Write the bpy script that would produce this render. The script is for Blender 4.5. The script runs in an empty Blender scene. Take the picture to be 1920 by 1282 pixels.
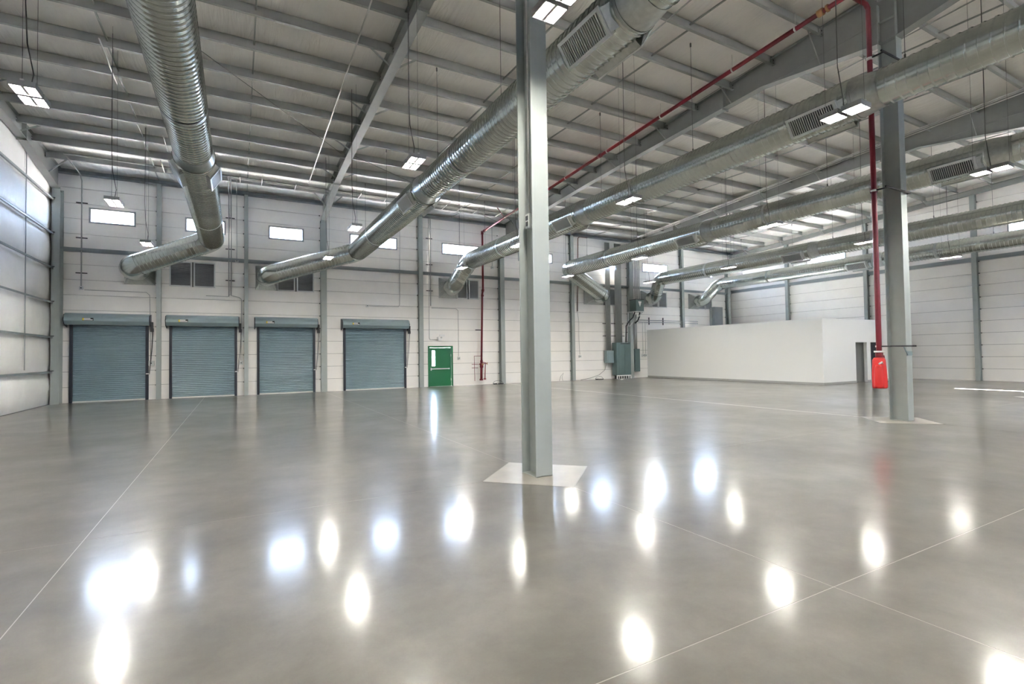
import bpy, math, random
from mathutils import Vector, Matrix
random.seed(7)
C = bpy.context.scene.collection
PI = math.pi

# ------------------------------------------------------------------ camera
cam_d = bpy.data.cameras.new('camera'); cam = bpy.data.objects.new('camera', cam_d); C.objects.link(cam)
cam_d.sensor_width = 36.0; cam_d.lens = 942.56 * 36 / 1920
cam_d.clip_start = 0.05; cam_d.clip_end = 600
r_ = Vector((0.87756, -0.47926, -0.01398)); u_ = Vector((0.000237, -0.02872, 0.999587)); f_ = Vector((0.47946, 0.87720, 0.02509))
M = Matrix((r_, u_, -f_)).transposed().to_4x4(); M.translation = Vector((0, 0, 1.65))
cam.matrix_world = M
bpy.context.scene.camera = cam

# ------------------------------------------------------------------ world, sun, exposure
w = bpy.data.worlds.new('sky'); bpy.context.scene.world = w; w.use_nodes = True
bg = w.node_tree.nodes['Background']; bg.inputs[0].default_value = (0.60, 0.74, 1.0, 1); bg.inputs[1].default_value = 11.0
sd = bpy.data.lights.new('sun', 'SUN'); sun = bpy.data.objects.new('sun', sd); C.objects.link(sun)
sd.energy = 70.0; sd.angle = math.radians(0.53); sd.color = (1.0, 0.93, 0.84)
sun.location = (60, 10, 60)
sun.rotation_euler = Vector((-7.1, -0.25, -7.4)).to_track_quat('-Z', 'Y').to_euler()
vs = bpy.context.scene.view_settings
vs.view_transform = 'Standard'; vs.look = 'None'; vs.gamma = 1.0; vs.use_curve_mapping = False
vs.exposure = 2.9
LAMP = 128.0      # radiance of the lamp strips

# ------------------------------------------------------------------ materials
def mat(name, col, rough=0.5, metal=0.0, var=0.0, vscale=3.0, bump=0.0, bscale=20.0, stretch=(1, 1, 1), spec=0.5):
    m = bpy.data.materials.new(name); m.use_nodes = True; nt = m.node_tree; b = nt.nodes['Principled BSDF']
    b.inputs['Base Color'].default_value = (*col, 1); b.inputs['Roughness'].default_value = rough
    b.inputs['Metallic'].default_value = metal; b.inputs['Specular IOR Level'].default_value = spec
    if var or bump:
        tc = nt.nodes.new('ShaderNodeTexCoord'); mp = nt.nodes.new('ShaderNodeMapping'); mp.inputs['Scale'].default_value = stretch
        nt.links.new(tc.outputs['Object'], mp.inputs[0])
    if var:
        n = nt.nodes.new('ShaderNodeTexNoise'); n.inputs['Scale'].default_value = vscale; n.inputs['Detail'].default_value = 5
        nt.links.new(mp.outputs[0], n.inputs['Vector'])
        cr = nt.nodes.new('ShaderNodeValToRGB'); e = cr.color_ramp.elements
        e[0].position = 0.3; e[1].position = 0.7
        e[0].color = (*[c * (1 - var) for c in col], 1); e[1].color = (*[min(1, c * (1 + var)) for c in col], 1)
        nt.links.new(n.outputs['Fac'], cr.inputs[0]); nt.links.new(cr.outputs[0], b.inputs['Base Color'])
    if bump:
        n2 = nt.nodes.new('ShaderNodeTexNoise'); n2.inputs['Scale'].default_value = bscale; n2.inputs['Detail'].default_value = 4
        nt.links.new(mp.outputs[0], n2.inputs['Vector'])
        bp = nt.nodes.new('ShaderNodeBump'); bp.inputs['Strength'].default_value = bump; bp.inputs['Distance'].default_value = 0.02
        nt.links.new(n2.outputs['Fac'], bp.inputs['Height']); nt.links.new(bp.outputs[0], b.inputs['Normal'])
    return m

def floor_material():
    m = bpy.data.materials.new('polished_concrete'); m.use_nodes = True; nt = m.node_tree; b = nt.nodes['Principled BSDF']
    L = nt.links.new
    tc = nt.nodes.new('ShaderNodeTexCoord')
    def noise(scale, detail, rough=0.6, st=(1, 1, 1), dist=0.0):
        mp = nt.nodes.new('ShaderNodeMapping'); mp.inputs['Scale'].default_value = st; L(tc.outputs['Object'], mp.inputs[0])
        n = nt.nodes.new('ShaderNodeTexNoise'); n.inputs['Scale'].default_value = scale; n.inputs['Detail'].default_value = detail
        n.inputs['Roughness'].default_value = rough; n.inputs['Distortion'].default_value = dist; L(mp.outputs[0], n.inputs['Vector']); return n
    n1 = noise(0.35, 6, 0.6, dist=0.2)
    cr = nt.nodes.new('ShaderNodeValToRGB'); e = cr.color_ramp.elements
    e[0].position = 0.30; e[0].color = (0.098, 0.090, 0.076, 1); e[1].position = 0.72; e[1].color = (0.185, 0.176, 0.158, 1)
    L(n1.outputs['Fac'], cr.inputs[0])
    n2 = noise(1.6, 8, 0.65, st=(1, 1, 1), dist=0.2)
    cr2 = nt.nodes.new('ShaderNodeValToRGB'); e = cr2.color_ramp.elements
    e[0].position = 0.35; e[0].color = (0.40, 0.40, 0.40, 1); e[1].position = 0.68; e[1].color = (0.60, 0.60, 0.60, 1)
    L(n2.outputs['Fac'], cr2.inputs[0])
    mx = nt.nodes.new('ShaderNodeMix'); mx.data_type = 'RGBA'; mx.blend_type = 'OVERLAY'; mx.inputs[0].default_value = 0.8
    L(cr.outputs[0], mx.inputs[6]); L(cr2.outputs[0], mx.inputs[7]); 
    n4 = noise(60, 3, 0.6)
    cr4 = nt.nodes.new('ShaderNodeValToRGB'); e = cr4.color_ramp.elements
    e[0].position = 0.3; e[0].color = (0.46, 0.46, 0.46, 1); e[1].position = 0.7; e[1].color = (0.54, 0.54, 0.54, 1); L(n4.outputs['Fac'], cr4.inputs[0])
    mx2 = nt.nodes.new('ShaderNodeMix'); mx2.data_type = 'RGBA'; mx2.blend_type = 'OVERLAY'; mx2.inputs[0].default_value = 0.25
    L(mx.outputs[2], mx2.inputs[6]); L(cr4.outputs[0], mx2.inputs[7]); L(mx2.outputs[2], b.inputs['Base Color'])
    n3 = noise(0.9, 6, 0.6, st=(1, 1, 1), dist=0.2)
    mr = nt.nodes.new('ShaderNodeMapRange'); mr.inputs[3].default_value = 0.28; mr.inputs[4].default_value = 0.36; L(n3.outputs['Fac'], mr.inputs[0])
    L(mr.outputs[0], b.inputs['Roughness'])
    b.inputs['Specular IOR Level'].default_value = 0.10
    b.inputs['Coat Weight'].default_value = 0.66; b.inputs['Coat Roughness'].default_value = 0.135; b.inputs['Coat IOR'].default_value = 1.42
    return m

def fabric_material(name, col, sx=(1, 0, 0), pitch=1.8, wr=0.35):
    m = mat(name, col, 0.55, var=0.05, vscale=0.8)
    nt = m.node_tree; b = nt.nodes['Principled BSDF']; L = nt.links.new
    tc = nt.nodes.new('ShaderNodeTexCoord')
    mp = nt.nodes.new('ShaderNodeMapping'); mp.inputs['Scale'].default_value = (3.0, 0.35, 0.5) if sx[0] else (1, 2.2, 0.25); L(tc.outputs['Object'], mp.inputs[0])
    n = nt.nodes.new('ShaderNodeTexNoise'); n.inputs['Scale'].default_value = 2.2; n.inputs['Detail'].default_value = 6; n.inputs['Distortion'].default_value = 0.8
    L(mp.outputs[0], n.inputs['Vector'])
    bp = nt.nodes.new('ShaderNodeBump'); bp.inputs['Strength'].default_value = wr; bp.inputs['Distance'].default_value = 0.12
    L(n.outputs['Fac'], bp.inputs['Height']); L(bp.outputs[0], b.inputs['Normal'])
    return m

def emit(name, col, s):
    m = bpy.data.materials.new(name); m.use_nodes = True; nt = m.node_tree; nt.nodes.clear()
    o = nt.nodes.new('ShaderNodeOutputMaterial'); e = nt.nodes.new('ShaderNodeEmission')
    e.inputs[0].default_value = (*col, 1); e.inputs[1].default_value = s; nt.links.new(e.outputs[0], o.inputs[0]); return m

def glass_material():
    m = bpy.data.materials.new('window_glass'); m.use_nodes = True; nt = m.node_tree; nt.nodes.clear()
    o = nt.nodes.new('ShaderNodeOutputMaterial'); t = nt.nodes.new('ShaderNodeBsdfTransparent'); g = nt.nodes.new('ShaderNodeBsdfGlossy')
    g.inputs['Roughness'].default_value = 0.02; t.inputs[0].default_value = (0.93, 0.95, 0.97, 1)
    lw = nt.nodes.new('ShaderNodeLayerWeight'); pw = nt.nodes.new('ShaderNodeMath'); pw.operation = 'POWER'; pw.inputs[1].default_value = 5
    nt.links.new(lw.outputs['Facing'], pw.inputs[0]); fr = nt.nodes.new('ShaderNodeMath'); fr.operation = 'MULTIPLY_ADD'
    fr.inputs[1].default_value = 0.6; fr.inputs[2].default_value = 0.03; nt.links.new(pw.outputs[0], fr.inputs[0])
    mx = nt.nodes.new('ShaderNodeMixShader'); nt.links.new(fr.outputs[0], mx.inputs[0]); nt.links.new(t.outputs[0], mx.inputs[1]); nt.links.new(g.outputs[0], mx.inputs[2])
    nt.links.new(mx.outputs[0], o.inputs[0]); return m

def galvanised():
    return mat('galvanised_steel', (0.50, 0.53, 0.50), 0.22, 1.0, var=0.06, vscale=7)

M_floor = floor_material()
M_joint = mat('joint_filler', (0.26, 0.245, 0.215), 0.4)
M_pad = mat('column_pad_concrete', (0.27, 0.25, 0.22), 0.3, var=0.12, vscale=3)
M_panel = mat('painted_wall_panel', (0.88, 0.855, 0.815), 0.6, var=0.02, vscale=1.5, bump=0.08, bscale=40)
M_back = mat('panel_joint_dark', (0.16, 0.155, 0.15), 0.8)
M_fab = fabric_material('roof_insulation_vinyl', (0.88, 0.86, 0.825))
M_blank = fabric_material('wall_insulation_vinyl', (0.86, 0.855, 0.835), (0, 1, 0), wr=0.30)
M_steel = mat('grey_green_painted_steel', (0.345, 0.375, 0.36), 0.42, var=0.04, vscale=4)
M_beam = mat('roof_beam_grey_paint', (0.27, 0.285, 0.27), 0.45, var=0.04, vscale=4)
M_purl = mat('purlin_grey_primer', (0.35, 0.365, 0.35), 0.5, var=0.05, vscale=3)
M_girt = mat('girt_grey_primer', (0.30, 0.33, 0.34), 0.5)
M_galv = galvanised()
M_galv2 = mat('galvanised_sheet', (0.50, 0.52, 0.50), 0.35, 1.0, var=0.1, vscale=12)
M_rib = mat('duct_seam', (0.30, 0.31, 0.29), 0.4, 0.9)
M_alu = mat('white_metal_frame', (0.66, 0.68, 0.66), 0.4)
M_dark = mat('dark_void', (0.03, 0.035, 0.04), 0.7)
M_blade = mat('grille_blade', (0.62, 0.63, 0.60), 0.4)
M_hous = mat('lamp_housing_grey', (0.34, 0.345, 0.34), 0.5)
M_louv = mat('louvre_blade', (0.42, 0.44, 0.46), 0.4, 0.5)
M_cond = mat('galvanised_conduit', (0.42, 0.43, 0.42), 0.4, 0.6)
M_condw = mat('pale_conduit', (0.66, 0.66, 0.63), 0.4, 0.3)
M_wire = mat('thin_wire', (0.12, 0.12, 0.12), 0.5)
M_shut = mat('blue_grey_shutter', (0.20, 0.285, 0.325), 0.38, var=0.05, vscale=1.2)
M_hood = mat('blue_grey_hood', (0.25, 0.32, 0.34), 0.34)
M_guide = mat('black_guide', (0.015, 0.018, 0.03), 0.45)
M_bar = mat('pale_bottom_bar', (0.55, 0.55, 0.52), 0.5)
M_green = mat('green_door_paint', (0.001, 0.135, 0.04), 0.35)
M_red = mat('red_pipe_paint', (0.17, 0.007, 0.016), 0.35)
M_redc = mat('red_canvas', (0.62, 0.018, 0.015), 0.55, bump=0.4, bscale=9)
M_brass = mat('brass_valve', (0.45, 0.25, 0.12), 0.4, 0.7)
M_white = mat('white_plasterboard', (0.83, 0.835, 0.81), 0.55)
M_base = mat('grey_skirting', (0.40, 0.40, 0.38), 0.5)
M_elec = mat('electrical_cabinet_green_grey', (0.11, 0.165, 0.165), 0.4, var=0.04, vscale=2)
M_elec2 = mat('electrical_box_blue_grey', (0.20, 0.265, 0.28), 0.4)
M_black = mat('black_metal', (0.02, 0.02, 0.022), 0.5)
M_yel = mat('yellow_label', (0.75, 0.55, 0.03), 0.5)
M_wlab = mat('white_label', (0.8, 0.8, 0.78), 0.5)
M_lens = emit('lamp_strip', (1.0, 0.955, 0.86), LAMP)
M_glass = glass_material()
M_ground = mat('outside_paving', (0.70, 0.62, 0.55), 0.8)
M_grey = mat('grey_plaster', (0.50, 0.51, 0.50), 0.6)

# ------------------------------------------------------------------ mesh helpers
class MB:
    def __init__(s): s.v = []; s.f = []; s.sm = []
    def box(s, x0, x1, y0, y1, z0, z1):
        n = len(s.v)
        s.v += [(x0, y0, z0), (x1, y0, z0), (x1, y1, z0), (x0, y1, z0), (x0, y0, z1), (x1, y0, z1), (x1, y1, z1), (x0, y1, z1)]
        for q in ((0, 3, 2, 1), (4, 5, 6, 7), (0, 1, 5, 4), (1, 2, 6, 5), (2, 3, 7, 6), (3, 0, 4, 7)):
            s.f.append(tuple(n + i for i in q)); s.sm.append(False)
        return s
    def bar(s, a, b, w, h=None, up=(0, 0, 1)):     # rectangular bar from a to b, w across, h along up
        h = h or w; a = Vector(a); b = Vector(b); d = (b - a).normalized(); u = Vector(up)
        if abs(d.dot(u)) > .98: u = Vector((0, 1, 0))
        x = d.cross(u).normalized() * w / 2; y = x.cross(d).normalized() * h / 2
        n = len(s.v)
        for p in (a, b):
            for sx, sy in ((-1, -1), (1, -1), (1, 1), (-1, 1)): s.v.append(tuple(p + x * sx + y * sy))
        for q in ((0, 3, 2, 1), (4, 5, 6, 7), (0, 1, 5, 4), (1, 2, 6, 5), (2, 3, 7, 6), (3, 0, 4, 7)):
            s.f.append(tuple(n + i for i in q)); s.sm.append(False)
        return s
    def sweep(s, pts, rad, seg=12, cap=True):      # round tube through pts with mitred corners
        pts = [Vector(p) for p in pts]; rad = rad if isinstance(rad, (list, tuple)) else [rad] * len(pts)
        n0 = len(s.v); t0 = (pts[1] - pts[0]).normalized()
        up = Vector((0, 0, 1)) if abs(t0.z) < .9 else Vector((1, 0, 0))
        x = t0.cross(up).normalized()
        for i, p in enumerate(pts):
            a = (p - pts[i - 1]).normalized() if i else t0
            b = (pts[i + 1] - p).normalized() if i < len(pts) - 1 else a
            t = (a + b).normalized(); x = (x - t * x.dot(t)).normalized(); y = t.cross(x)
            for k in range(seg):
                an = 2 * PI * k / seg; s.v.append(tuple(p + (x * math.cos(an) + y * math.sin(an)) * rad[i]))
        for i in range(len(pts) - 1):
            for k in range(seg):
                a = n0 + i * seg + k; b = n0 + i * seg + (k + 1) % seg
                s.f.append((a, b, b + seg, a + seg)); s.sm.append(True)
        if cap:
            s.f.append(tuple(n0 + k for k in range(seg))[::-1]); s.sm.append(False)
            e = n0 + (len(pts) - 1) * seg; s.f.append(tuple(e + k for k in range(seg))); s.sm.append(False)
        return s
    def prism(s, poly, axis, a, b):                # polygon of 2-D points extruded along axis from a to b
        n = len(s.v); k = len(poly)
        for t in (a, b):
            for p, q in poly:
                s.v.append({'x': (t, p, q), 'y': (p, t, q), 'z': (p, q, t)}[axis])
        s.f.append(tuple(range(n, n + k))[::-1]); s.f.append(tuple(range(n + k, n + 2 * k))); s.sm += [False, False]
        for i in range(k):
            j = (i + 1) % k; s.f.append((n + i, n + j, n + k + j, n + k + i)); s.sm.append(False)
        return s
    def quad(s, a, b, c, d):
        n = len(s.v); s.v += [tuple(a), tuple(b), tuple(c), tuple(d)]; s.f.append((n, n + 1, n + 2, n + 3)); s.sm.append(False); return s
    def grid(s, rows, smooth=True):                # rows of points
        n = len(s.v); m = len(rows[0])
        for r in rows: s.v += [tuple(p) for p in r]
        for i in range(len(rows) - 1):
            for j in range(m - 1):
                a = n + i * m + j; s.f.append((a, a + 1, a + m + 1, a + m)); s.sm.append(smooth)
        return s

ORG = {}
def origin(o): return ORG.get(o.name, Vector((0, 0, 0))) if o else Vector((0, 0, 0))
def put(name, mb, m, parent=None, loc=None, recalc=True):
    me = bpy.data.meshes.new(name); og = origin(parent)
    base = Vector(loc) if loc is not None else og
    me.from_pydata([(v[0] - base.x, v[1] - base.y, v[2] - base.z) for v in mb.v], [], mb.f)
    me.polygons.foreach_set('use_smooth', mb.sm)
    me.update()
    if recalc:
        import bmesh
        bm = bmesh.new(); bm.from_mesh(me); bmesh.ops.recalc_face_normals(bm, faces=bm.faces); bm.to_mesh(me); bm.free()
    for mm in (m if isinstance(m, (list, tuple)) else [m]): me.materials.append(mm)
    o = bpy.data.objects.new(name, me); C.objects.link(o)
    if parent:
        o.parent = parent; o.location = base - og
        ORG[o.name] = base
    else:
        o.location = base; ORG[o.name] = base
    return o
def tag(o, label=None, cat=None, group=None, kind=None):
    if label: o['label'] = label
    if cat: o['category'] = cat
    if group: o['group'] = group
    if kind: o['kind'] = kind
    return o
def root(name, loc, label=None, cat=None, group=None, kind=None):
    o = bpy.data.objects.new(name, None); C.objects.link(o); o.location = loc; o.empty_display_size = 0.2
    ORG[o.name] = Vector(loc); return tag(o, label, cat, group, kind)
def inst(src, parent, delta, name=None):           # another object with the same mesh, shifted
    c = src.copy(); C.objects.link(c); c.parent = parent; c.location = src.location + Vector(delta); return c
def copy_tree(o, parent=None):
    c = o.copy(); C.objects.link(c); c.parent = parent
    for ch in list(o.children): copy_tree(ch, c)
    return c
def sub_rect(R, cuts):                             # rectangle minus rectangles -> list
    out = [R]
    for c in cuts:
        nw = []
        for (a0, a1, b0, b1) in out:
            if c[0] >= a1 or c[1] <= a0 or c[2] >= b1 or c[3] <= b0: nw.append((a0, a1, b0, b1)); continue
            if c[2] > b0: nw.append((a0, a1, b0, c[2]))
            if c[3] < b1: nw.append((a0, a1, c[3], b1))
            lo, hi = max(b0, c[2]), min(b1, c[3])
            if c[0] > a0: nw.append((a0, c[0], lo, hi))
            if c[1] < a1: nw.append((c[1], a1, lo, hi))
        out = nw
    return [r for r in out if r[1] - r[0] > .01 and r[3] - r[2] > .01]

# ------------------------------------------------------------------ dimensions
YB = 25.6; XL = -6.24; XR = 33.1; YR = -16.0
F = [-6.1, 3.63, 13.45, 23.0, 32.8]
def zb(y): return 8.94 + 0.056 * (25.2 - y) if y > 0 else 8.94 + 0.056 * 25.2 + 0.056 * y   # underside of purlins
PD = 0.27                                           # purlin depth
COURSE = 0.6065
ORD = ['first', 'second', 'third', 'fourth', 'fifth', 'sixth', 'seventh', 'eighth', 'ninth', 'tenth']

# ------------------------------------------------------------------ floor
floor = root('floor', (0, 0, 0), 'polished grey concrete floor in large slabs with pale joints', kind='structure')
xs = [XL, -1.24, 3.65, 13.45, 23.0, XR]; ys = [YR, -1.9, 2.05, 5.98, YB]
g = 0.004
for i in range(len(xs) - 1):
    for j in range(len(ys) - 1):
        mb = MB().box(xs[i] + g, xs[i + 1] - g, ys[j] + g, ys[j + 1] - g, -0.15, 0)
        put('floor_slab', mb, M_floor, floor)
mb = MB()
for x in xs[1:-1]: mb.box(x - g, x + g, YR, YB, -0.1, -0.0008)
for y in ys[1:-1]: mb.box(XL, XR, y - g, y + g, -0.1, -0.0009)
mb.box(13.45 - .03, 13.45 + .03, 5.2, YB - .1, -0.05, 0.0006)
put('joint_filler', mb, M_joint, floor)
for cx, cy in ((3.65, 5.98), (13.5, 5.98), (23.0, 5.98)):
    mb = MB(); a = 0.84
    mb.prism([(cx - a, cy), (cx, cy - a), (cx + a, cy), (cx, cy + a)], 'z', 0.0005, 0.003)
    put('column_pad', mb, M_pad, floor)
    mb = MB()
    c = [(cx - a, cy), (cx, cy - a), (cx + a, cy), (cx, cy + a)]
    for k in range(4): mb.bar((*c[k], .002), (*c[(k + 1) % 4], .002), .012, .004)
    put('pad_joint', mb, M_joint, floor)
put('ground', MB().box(-150, 190, -150, 180, -0.6, -0.25), M_ground)
tag(bpy.data.objects['ground'], 'sunlit paving outside the hall', kind='structure')

# ------------------------------------------------------------------ wall_back with panels
wins = [(-5.16, -3.73), (-1.93, -0.50), (1.31, 2.73), (4.93, 7.23), (9.77, 12.07), (14.52, 16.82), (19.33, 21.63), (24.2, 26.45), (28.75, 31.08)]
WZ0, WZ1 = 7.19, 7.72
shut = [(-5.76, -3.23), (-2.52, -0.01), (0.78, 3.26), (4.55, 7.68)]
SH = 3.15
GD = (8.89, 10.30, 0, 2.17)
louv = [(-4.04, -3.02), (-2.53, -0.85), (0.75, 3.22), (9.56, 11.9), (19.2, 21.75), (23.95, 26.35), (28.55, 30.95)]
LZ0, LZ1 = 4.76, 5.84
holes = [(a, b, WZ0, WZ1) for a, b in wins] + [(a + .05, b - .05, -1, SH) for a, b in shut] + [(GD[0] + .02, GD[1] - .02, -1, GD[3] - .02)]
pholes = holes + [(a, b, LZ0, LZ1) for a, b in louv]
wb = root('wall_back', (XL, YB, 0), 'long back wall of cream horizontal panels with roller doors and high windows', kind='structure')
mb = MB()
for r in sub_rect((XL - .3, XR + .4, -0.2, 9.4), holes): mb.box(r[0], r[1], YB + .03, YB + .22, r[2], r[3])
put('wall_core', mb, M_back, wb)
posts = [XL, -2.88, 0.35, 3.63, 8.47, 13.25, 18.2, 22.75, 27.75, 32.6, XR]
for i in range(len(posts) - 1):
    k = 0
    while k * COURSE < 9.05:
        z0 = k * COURSE + (.006 if k else 0); z1 = min((k + 1) * COURSE - .006, 9.1)
        rs = sub_rect((posts[i] + .006, posts[i + 1] - .006, z0, z1), pholes)
        if rs:
            mb = MB(); pr = random.uniform(-.004, .004)
            for r in rs: mb.box(r[0], r[1], YB + pr, YB + .05, r[2], r[3])
            put('wall_panel', mb, M_panel, wb)
        k += 1
# eave strut and wind beam on the back wall
mb = MB().box(XL, XR, YB - .30, YB - .01, 9.0, 9.03).box(XL, XR, YB - .06, YB - .02, 9.0, 9.26).box(XL, XR, YB - .30, YB - .27, 9.0, 9.06)
put('eave_beam', mb, M_girt, wb)
mb = MB().box(XL + .1, XR - .1, YB - .16, YB - .02, 6.09, 6.10).box(XL + .1, XR - .1, YB - .05, YB - .02, 5.95, 6.10).box(XL + .1, XR - .1, YB - .16, YB - .15, 6.02, 6.10)
put('wind_beam', mb, M_girt, wb)

# ------------------------------------------------------------------ windows of the back wall
def window(n, x0, x1, z0, z1, label, side='back'):
    if side == 'back': P = lambda a, y, z: (a, YB + y, z)
    wr = root('window_%d' % n, P(x0, 0, z0) if side == 'back' else (XR, x0, z0), label, kind='structure')
    t = .045
    fr = MB()
    def bx(mbb, a0, a1, d0, d1, c0, c1):
        if side == 'back': mbb.box(a0, a1, YB + d0, YB + d1, c0, c1)
        else: mbb.box(XR + d0, XR + d1, a0, a1, c0, c1)
    for a0, a1, c0, c1 in ((x0 - t, x0 + .02, z0 - t, z1 + t), (x1 - .02, x1 + t, z0 - t, z1 + t), (x0 + .02, x1 - .02, z0 - t, z0 + .02), (x0 + .02, x1 - .02, z1 - .02, z1 + t)):
        bx(fr, a0, a1, -.03, .12, c0, c1)
    put('window_frame', fr, M_girt, wr)
    p = MB(); bx(p, x0 + .02, x1 - .02, .06, .068, z0 + .02, z1 - .02)
    put('pane', p, M_glass, wr)
nm = ['window above the leftmost roller door', 'window above the second roller door, half behind the vertical duct', 'window above the third roller door',
      'window above the fourth roller door, crossed by the second duct', 'window above the green door', 'window mostly hidden behind the centre column and third duct',
      'window left of the electrical conduits, cut by the fourth duct', 'window right of the electrical conduits', 'window nearest the back right corner, above the white room']
for i, (a, b) in enumerate(wins): window(i + 1, a, b, WZ0, WZ1, 'bright low strip ' + nm[i])

# ------------------------------------------------------------------ right wall
posts_r = [YB, 21.0, 16.1, 11.05, 6.1, 1.15, -3.8, -8.75, YR]
wins_r = [(17.3, 19.65), (7.4, 9.76), (-2.5, -0.15)]
wr_ = root('wall_right', (XR, YB, 0), 'right end wall of cream horizontal panels rising with the roof', kind='structure')
mb = MB()
cuts = [(a, b, WZ0, WZ1 + .05) for a, b in wins_r]
for r in sub_rect((YR - .3, YB + .2, -0.2, 10.5), cuts): mb.box(XR + .03, XR + .22, r[0], r[1], r[2], r[3])
put('wall_core', mb, M_back, wr_)
for i in range(len(posts_r) - 1):
    y1, y0 = posts_r[i], posts_r[i + 1]; k = 0
    while k * COURSE < 10.4:
        z0 = k * COURSE + (.006 if k else 0); z1 = (k + 1) * COURSE - .006
        if z0 < zb((y0 + y1) / 2) + .3:
            rs = sub_rect((y0 + .006, y1 - .006, z0, z1), cuts)
            if rs:
                mb = MB(); pr = random.uniform(-.004, .004)
                for r in rs: mb.box(XR + pr, XR + .05, r[0], r[1], r[2], r[3])
                put('wall_panel', mb, M_panel, wr_)
        k += 1
mb = MB().box(XR - .16, XR - .02, YR, YB - .1, 6.26, 6.27).box(XR - .05, XR - .02, YR, YB - .1, 6.08, 6.27).box(XR - .16, XR - .15, YR, YB - .1, 6.18, 6.27)
put('wind_beam', mb, M_girt, wr_)
for i, (a, b) in enumerate(wins_r):
    window(10 + i, a, b, WZ0, WZ1 + .05, 'bright low strip window in the right wall, ' + ['the far one between two ducts', 'the one at the right edge of the view', 'out of view near the camera'][i], 'right')

# ------------------------------------------------------------------ left wall: insulation blankets behind girts
wl = root('wall_left', (XL, YB, 0), 'left end wall of white quilted insulation held by grey girts', kind='structure')
put('wall_core', MB().box(XL - .3, XL - .14, YR - .3, YB + .2, -.2, 10.4), M_back, wl)
gz = [0.0, 1.25, 2.57, 3.89, 5.21, 6.53, 7.85, 9.17]
yp = [25.4, 22.55, 19.2, 16.0, 12.8, 9.6, 6.4]
for k in range(len(gz)):
    for i in range(len(yp) - 1):
        z0 = gz[k]; z1 = gz[k + 1] if k < 7 else 10.3; ya, yb_ = yp[i + 1], yp[i]; rows = []
        nu, nv = 14, 10
        for v in range(nv + 1):
            row = []
            for u in range(nu + 1):
                fu, fv = u / nu, v / nv
                bul = (math.sin(PI * fv) ** .45) * (.055 + .045 * math.sin(PI * fu) ** .4) + .01 * math.sin(9 * fu + 3 * k + i) * math.sin(PI * fv)
                if k == 0: bul *= .9 + .25 * (1 - fv)
                row.append((XL - .10 + bul, yb_ + (ya - yb_) * fu, z0 + (z1 - z0) * fv))
            rows.append(row)
        put('insulation_blanket', MB().grid(rows), M_blank, wl, recalc=False)
put('insulation_blanket', MB().box(XL - .12, XL - .05, YR, 6.4, 0, 10.3), M_blank, wl)
for z in gz[1:7]:
    mb = MB().box(XL - .02, XL + .10, YR, 25.28, z + .0, z + .012).box(XL + .088, XL + .10, YR, 25.28, z - .055, z + .012)
    put('girt', mb, M_girt, wl)
    put('girt_clip', MB().box(XL + .02, XL + .14, 25.0, 25.3, z + .012, z + .04), M_black, wl)
for y in yp[1:]:
    for k in range(1, 7):
        put('blanket_strap', MB().bar((XL + .0, y, gz[k] + (.1 if k == 1 else 0)), (XL + .0, y, gz[k + 1]), .045, .02, (1, 0, 0)), M_girt, wl)
rear = root('wall_rear', (XL, YR, 0), 'plain cream rear wall with high strip windows added to light the roof', kind='structure')
mb = MB()
for r in sub_rect((XL - .3, XR + .3, -.2, 10.4), [(a, b, WZ0, WZ1) for a, b in wins]): mb.box(r[0], r[1], YR - .2, YR, r[2], r[3])
put('wall_core', mb, M_panel, rear)
for i, (a, b) in enumerate(wins):  # rear windows are added out of view to bring daylight onto the roof
    wr = root('window_%d' % (20 + i), (a, YR, WZ0), 'unseen high strip window added to the rear wall for daylight on the roof, ' + ORD[i] + ' from the left wall', kind='structure')
    put('pane', MB().box(a, b, YR - .1, YR - .092, WZ0, WZ1), M_glass, wr)
    put('window_frame', MB().box(a - .04, b + .04, YR, YR + .03, WZ0 - .04, WZ0).box(a - .04, b + .04, YR, YR + .03, WZ1, WZ1 + .04).box(a - .04, a, YR, YR + .03, WZ0, WZ1).box(b, b + .04, YR, YR + .03, WZ0, WZ1), M_girt, wr)

# ------------------------------------------------------------------ ceiling: insulation panels, purlins, bridging
ceil = root('ceiling', (0, YB, 9), 'low pitched roof of white vinyl insulation over grey purlins', kind='structure')
YP = [25.2 - 1.36 * k for k in range(0, 31)]
YP = [y for y in YP if y > YR]
bays = [(F[i], F[i + 1]) for i in range(4)]
bays[0] = (XL - .05, F[1]); bays[3] = (F[3], XR + .05)
for (a, b) in bays:
    for j in range(len(YP) - 1):
        ya, yb_ = YP[j], YP[j + 1]
        rows = []
        for v in range(7):
            row = []
            for u in range(13):
                fu, fv = u / 12, v / 6; y = ya + (yb_ - ya) * fv
                sag = -.035 * math.sin(PI * fv) ** .6 + .012 * math.sin(fu * 17 + j) * math.sin(PI * fv)
                row.append((a + (b - a) * fu, y, zb(ya) + (zb(yb_) - zb(ya)) * fv + PD + .02 + sag))
            rows.append(row)
        put('insulation_panel', MB().grid(rows), M_fab, ceil, recalc=False)
put('insulation_panel', MB().quad((XL, YB + .1, zb(25.6) + PD), (XR, YB + .1, zb(25.6) + PD), (XR, 25.2, zb(25.2) + PD + .02), (XL, 25.2, zb(25.2) + PD + .02)), M_fab, ceil)
put('roof_deck', MB().prism([(YB + .4, zb(25.6) + PD + .1), (0, zb(0) + PD + .12), (YR - .3, zb(YR) + PD + .1), (YR - .3, zb(YR) + PD + .2), (0, zb(0) + PD + .25), (YB + .4, zb(25.6) + PD + .2)], 'x', XL - .35, XR + .35), M_back, ceil)
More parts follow.
